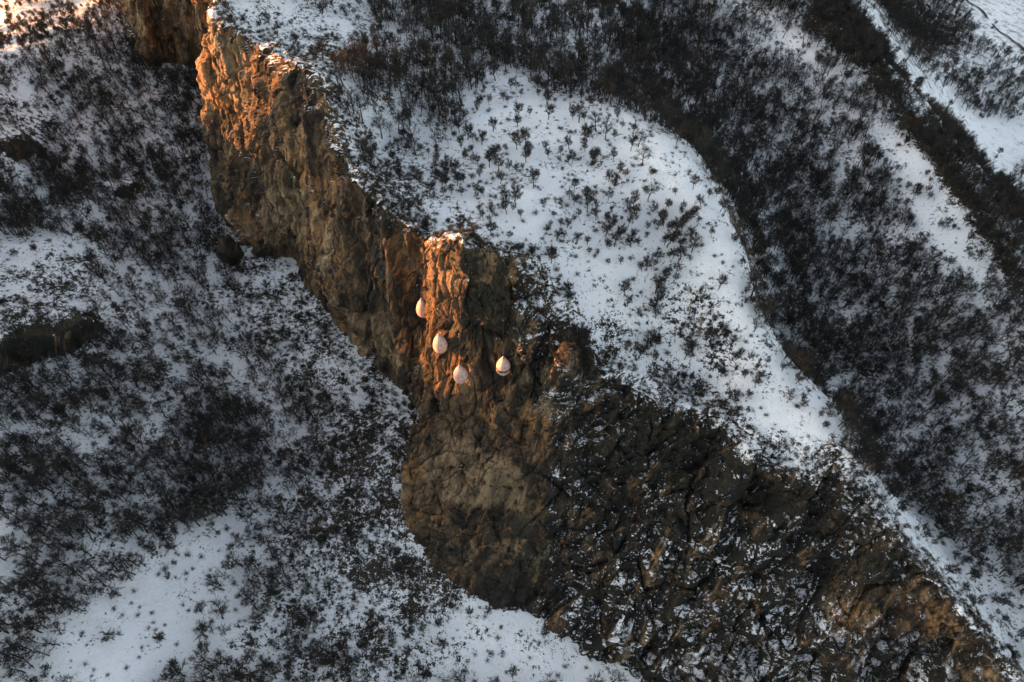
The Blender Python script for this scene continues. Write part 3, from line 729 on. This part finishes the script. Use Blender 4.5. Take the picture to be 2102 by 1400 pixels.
# larger lone shrubs and clumps that stand out on the open snow
LONE = [(1125, 205, 2, 1.5, 'dark bare tree standing alone on the clean snow wedge at the back of the hilltop'),
        (1188, 240, 0, 1.5, 'left end of the dark row of three bare trees on the back of the hilltop'),
        (1222, 258, 5, 1.45, 'middle tree of the dark row of three on the back of the hilltop'),
        (1242, 275, 2, 1.6, 'right end of the dark row of three bare trees on the back of the hilltop'),
        (1310, 290, 0, 1.3, 'bare tree nearest the right of the dark row of three on the hilltop'),
        (1318, 328, 5, 1.3, 'bare tree on the snow just below its twin right of the dark row'),
        (1388, 285, 2, 1.2, 'lone bare tree at the very edge of the hilltop snow, by the dark wood'),
        (1095, 375, 0, 1.1, 'lone bare tree on the snow in the upper middle of the hilltop'),
        (1330, 400, 5, 1.2, 'bare tree at the top of the clump in the middle of the hilltop'),
        (1420, 505, 2, 1.5, 'spreading bare tree at the right end of the hilltop clump, by the clean snow'),
        (1440, 610, 4, 1.1, 'brownish bare tree beside the clean white patch at the right of the hilltop'),
        (1500, 700, 0, 1.0, 'small bare tree at the lower edge of the clean white patch on the hilltop'),
        (1370, 780, 5, 1.1, 'bare tree on the snow just above the broken rocky slope'),
        (1615, 815, 2, 1.1, 'lone bare tree near the right crest above the rocky slope')]
def hit0(u, v):
    d = Vector(((u - W0 / 2) / FPX, CP + (H0 / 2 - v) / FPX * SP, -SP + (H0 / 2 - v) / FPX * CP)).normalized()
    ok, loc, _n, _i = hillside.ray_cast(Vector((0, 0, 0)), d); return loc if ok else None
for u, v, k, sc1, lab in LONE:
    loc = hit0(u, v + 12)
    if loc is not None:
        s_ = sc1 * 0.62
        place_plant('bare_tree', lab, 'lone trees on the hilltop snow', 'tree', TREES[k], loc, (0.03, -0.02, u * 0.37), (s_ * 1.15, s_ * 1.15, s_))

# ---- low scrub poking through the snow
UNDER = [(SC[0][0], 0.50), (SC[1][0], 0.75), (SC[3][0], 0.55), (SC[4][0], 0.55), (SC[5][0], 0.5), (SC[6][0], 0.40), (SC[2][0], 0.35), (SC[8][0], 0.3), (FOREST[12][0], 0.12), (OPEN_DOME, 0.13)]
q1, a1, b1_, _f = on_ground(-150, 130, 0, 250, 0.85, 20)
dd = np.full(len(q1), 0.12)
for pg, val in UNDER[::-1]: dd = np.where(inpoly(a1, b1_, pg), val, dd)
kk = rng.uniform(size=len(q1)) < dd * np.clip(0.35 + 1.6 * (0.5 + fbm(q1[:, 0] / 4, q1[:, 1] / 4, 8.8, 3)), 0, 1.6) * 0.62
q1 = q1[kk]
# on the cliff sheet: rim, the scrubby shoulder above the pods, and the broken slope
SN = np.cross(np.gradient(S, axis=1), np.gradient(S, axis=0)); SN /= np.linalg.norm(SN, axis=-1)[..., None] + 1e-9
cu, cv_, _ = px(S)
sd_ = 0.05 * sstep(0.80, 0.9, T) + 0.035 * slopeful * sstep(0.06, 0.12, T)
sd_ = np.where(inpoly(cu, cv_, SC[4][0]), 0.055, sd_)
sd_ = np.where((SN[..., 2] > 0.22) & (T > 0.05) & (T < 0.96), sd_, 0)
sel = rng.uniform(size=sd_.shape) < sd_
q2 = S[sel]
qq = np.vstack([q1, q2]); n = len(qq); sc2 = rng.uniform(0.5, 1.15, n)
scatter('scrub', qq, np.c_[rng.normal(0, .15, (n, 2)), rng.uniform(0, 6.28, n)], np.c_[sc2, sc2, sc2 * rng.uniform(.7, 1.1, n)], rng.integers(0, 4, n), proto_un,
        kind='stuff', label='low dry scrub poking through the snow', category='scrub')
print('PLANTS', len(tp), int(single.sum()), n)

# ------------------------------------------------------------------ boulder and track
def hit_px(u, v, objs):
    d = Vector(((u - W0 / 2) / FPX, CP + (H0 / 2 - v) / FPX * SP, -SP + (H0 / 2 - v) / FPX * CP)).normalized()
    best = None
    for o in objs:
        ok, loc, nrm_, _ = o.ray_cast(Vector((0, 0, 0)), d)
        if ok and (best is None or loc.length < best[0].length): best = (loc.copy(), nrm_.copy())
    return best, d
def rock_lump(name, loc, sx, sy, sz, seed, **props):
    nu, nv = 40, 28
    th = np.linspace(0, 2 * math.pi, nu, endpoint=False); ph = np.linspace(0, math.pi, nv)
    TH, PH = np.meshgrid(th, ph); d = np.stack([np.cos(TH) * np.sin(PH), np.sin(TH) * np.sin(PH), np.cos(PH)], -1)
    r = 1 + 0.28 * ridged(d[..., 0] * 1.2 + seed, d[..., 1] * 1.2, d[..., 2] * 0.8, 3) - 0.2 + 0.10 * fbm(d[..., 0] * 4, d[..., 1] * 4 + seed, d[..., 2] * 3, 3)
    v_ = d * r[..., None] * np.array([sx, sy, sz])
    i_ = np.arange(nv - 1)[:, None] * nu + np.arange(nu)[None, :]; j_ = np.arange(nv - 1)[:, None] * nu + (np.arange(nu)[None, :] + 1) % nu
    f_ = np.stack([i_, i_ + nu, j_ + nu, j_], -1).reshape(-1, 4)
    nvt = v_.reshape(-1, 3)
    me = mesh_np(name, nvt, f_, [M_MOUNT], attrs={'cover': np.full(len(nvt), 0.55), 'sheer': np.full(len(nvt), 1.5), 'lichen_shade': np.full(len(nvt), 0.5)})
    o = add(name, me, **props); o.location = loc; return o
# rocks fallen from the cliff, lying along its foot
rock_mes = []
for k in range(4):
    o_ = rock_lump('fallen_rock', (0, 0, 0), 1.0, 0.85, 0.7, 11.3 + 5 * k); rock_mes.append(o_.data); bpy.data.objects.remove(o_)
foot = [(470,500),(505,525),(560,545),(618,560),(655,640),(690,690),(725,735),(770,780),(815,800),(850,840),(846,905),(828,960),(812,1010),(820,1060),(838,1110),(862,1150),(905,1190),(950,1232),(1005,1252),(1060,1268),(1120,1292),(1180,1335),(1240,1370)]
near_ = ['by the boulder at the foot of the upper cliff', 'under the long brown cliff', 'below the sunlit rib with the pods', 'at the foot of the pale rock slab', 'at the bottom edge of the rocky slope']
for k, (u, v) in enumerate(foot):
    for m_ in range(1 if k % 2 and k < 16 else 0):
        h_, _d = hit_px(u - 14 + rng.uniform(-14, 8) - 8 * m_, v + rng.uniform(-6, 12), [hillside])
        if not h_ or h_[0].z > -120: continue
        ph = near_[0 if k < 3 else 1 if k < 8 else 2 if k < 11 else 3 if k < 16 else 4]
        o_ = add('fallen_rock', rock_mes[(k + m_) % 4], label='brown rock fallen on the snow ' + ph, category='rock', group='rocks fallen on the snow ' + ph)
        s_ = rng.uniform(0.35, 1.1); o_.location = h_[0] + Vector((0, 0, 0.1)); o_.scale = (s_, s_ * rng.uniform(.7, 1.2), s_ * rng.uniform(.7, 1.3)); o_.rotation_euler = (0, 0, rng.uniform(0, 6))
b_hit, _ = hit_px(476, 535, [hillside])
rock_lump('boulder', b_hit[0] + Vector((0, 1.5, 1.5)), 2.6, 2.8, 5.2, 3.1, label='brown boulder leaning at the foot of the upper cliff, left end', category='boulder')

track = []
for u, v in [(1960, -30), (1985, 2), (2010, 18), (2030, 42), (2052, 66), (2078, 84), (2102, 104), (2130, 130)]:
    h_, _d = hit_px(u, v, [hillside])
    if h_: track.append(np.array(h_[0]))
if len(track) > 3:
    tr = catmull(track, 120); g_ = np.gradient(tr[:, :2], axis=0); g_ = np.c_[-g_[:, 1], g_[:, 0]]; g_ /= np.linalg.norm(g_, axis=1)[:, None]
    L_ = []
    for k in (-1.3, 0, 1.3):
        q = tr.copy(); q[:, :2] += g_ * k; q[:, 2] = height(q[:, 0], q[:, 1])[0] + 0.55; L_.append(q)
    tm_ = mesh_np('track', np.stack(L_).reshape(-1, 3), grid_faces(3, 120), [plain('track_earth', (0.03, 0.028, 0.026), (0.08, 0.07, 0.06), 0.4)])
    add('track', tm_, kind='structure')

# ------------------------------------------------------------------ hanging pods
def fabric(name, c1, c2):
    t = NT(name); tc = t.n('ShaderNodeTexCoord'); n = t.noise(t.mapv(tc.outputs['Object'], (0.6, 0.6, 2.2)), 1.1, 5, 0.68)
    t.l(t.mix(t.step(n, 0.35, 0.7), c1, c2), t.b.inputs['Base Color']); t.b.inputs['Roughness'].default_value = 0.75
    return t.m
F_TOP = fabric('pod_canvas_white', (0.36, 0.19, 0.145), (0.60, 0.46, 0.39)); F_LOW = fabric('pod_canvas_cream', (0.38, 0.19, 0.13), (0.58, 0.40, 0.32))
F_PINK = fabric('pod_canvas_salmon', (0.46, 0.24, 0.18), (0.60, 0.36, 0.29)); F_DARK = fabric('pod_window', (0.05, 0.03, 0.025), (0.10, 0.06, 0.045))
F_GREY = fabric('pod_cap_grey', (0.20, 0.20, 0.20), (0.34, 0.33, 0.32)); F_ROPE = fabric('rope', (0.10, 0.09, 0.08), (0.20, 0.18, 0.15)); F_SEAM = fabric('pod_seam', (0.55, 0.48, 0.44), (0.62, 0.55, 0.50))
PH_, PW_ = 5.7, 3.0
def pod_r(q):      # q 0 bottom .. 1 top : drop shape with a drawn-out tip
    return PW_ / 2 * (math.sin(math.pi * min(1, q * 0.98 + 0.02)**0.72))**0.78 * (1 - 0.12 * q) * (1 - 0.55 * max(0, (q - 0.72) / 0.28)**1.3 * (1 - q) / 0.28 * 1.2) if q < 1 else 0.02
def pod_lathe(q0, q1, n, grow=0.0, a0=0.0, a1=2 * math.pi, seams=8, nu=48):
    full = abs(a1 - a0 - 2 * math.pi) < 1e-6; V, F = [], []
    m = nu if full else max(6, int(nu * (a1 - a0) / 6.283)) + 1
    for i in range(n + 1):
        q = q0 + (q1 - q0) * i / n; r_ = max(pod_r(q), 0.03) + grow
        for j in range(m):
            a = a0 + (a1 - a0) * j / (m if full else m - 1); k_ = 0.965 + 0.05 * abs(math.sin(seams * a / 2))**0.6
            V.append((r_ * k_ * math.cos(a), r_ * k_ * math.sin(a), (q - 0.45) * PH_))
    for i in range(n):
        for j in range(m if full else m - 1):
            F.append((i * m + j, i * m + (j + 1) % m, (i + 1) * m + (j + 1) % m, (i + 1) * m + j))
    return np.array(V), np.array(F)
def pod(u, v, back, belt, label):
    (loc, n_), d = hit_px(u, v, [cliff, hillside])
    c = loc - d * back
    e = add('hanging_pod', None, label=label, category='pod', group='teardrop pods hanging on the cliff')
    e.location = c; e.empty_display_size = 0.5
    def part(name, geo, mat, par=None):
        o = add(name, mesh_np(name, geo[0], geo[1], [mat]), par or e); return o
    up = part('upper_shell', pod_lathe(0.46, 0.90, 12), F_TOP)
    for q in (0.66,): part('seam', pod_lathe(q, q + 0.012, 1, 0.018), F_SEAM, up)
    lo = part('lower_shell', pod_lathe(0.0, 0.36, 12), F_LOW)
    for q in (0.2,): part('seam', pod_lathe(q, q + 0.012, 1, 0.018), F_SEAM, lo)
    part('belt', pod_lathe(0.36, 0.46, 4, 0.004 if belt else -0.01), F_DARK if belt == 2 else F_PINK)
    if belt == 2:
        part('window', pod_lathe(0.385, 0.445, 2, 0.03, -2.6, -0.5), F_DARK)
    else:
        part('door_flap', pod_lathe(0.20, 0.40, 5, 0.02, -2.0, -1.2), F_PINK)
    for a_ in range(8): part('strap', pod_lathe(0.04, 0.93, 20, 0.012, a_ * math.pi / 4 - 0.035, a_ * math.pi / 4 + 0.035), F_SEAM)
    part('cap', pod_lathe(0.90, 1.0, 5, 0.012), F_GREY)
    # rope from the tip up to an anchor in the rock
    tip = Vector((0, 0, 0.55 * PH_)); hitA = None
    for up_ in (2.6, 2.0, 1.4, 0.8):
        ok, hl, hn, _ = cliff.ray_cast(c + tip + Vector((0, -1, up_)), Vector((0, 1, 0.25)).normalized(), distance=25)
        if ok and hl.z > c.z + tip.z: hitA = hl - c; break
    if hitA is None: hitA = tip + Vector((0, 2.0, 2.0))
    V, F = [], []; tube(V, F, np.array(tip) - np.array([0, 0, .1]), np.array(hitA), 0.02, 0.02, 6)
    part('rope', (np.array(V), np.array(F)), F_ROPE)
    V, F = [], []; tube(V, F, np.array(hitA) - np.array([0, 0.25, 0]), np.array(hitA) + np.array([0, 0.35, 0.0]), 0.16, 0.10, 8); tube(V, F, np.array(hitA) + np.array([-.18, -.2, 0]), np.array(hitA) + np.array([.18, -.2, 0]), 0.07, 0.07, 6)
    part('anchor', (np.array(V), np.array(F)), F_GREY)
    return e
pod(868, 632, 3.6, 1, 'highest pale teardrop pod, hanging against the sunlit left edge of the cliff')
pod(903, 705, 2.2, 1, 'pale pink teardrop pod hanging second from the left, beside the sunlit rock rib')
pod(945, 768, 2.2, 1, 'lowest pale pink teardrop pod, third from the left, just above the orange ledge')
pod(1033, 751, 2.4, 2, 'rightmost teardrop pod with a dark band round its middle, hanging on shaded rock')
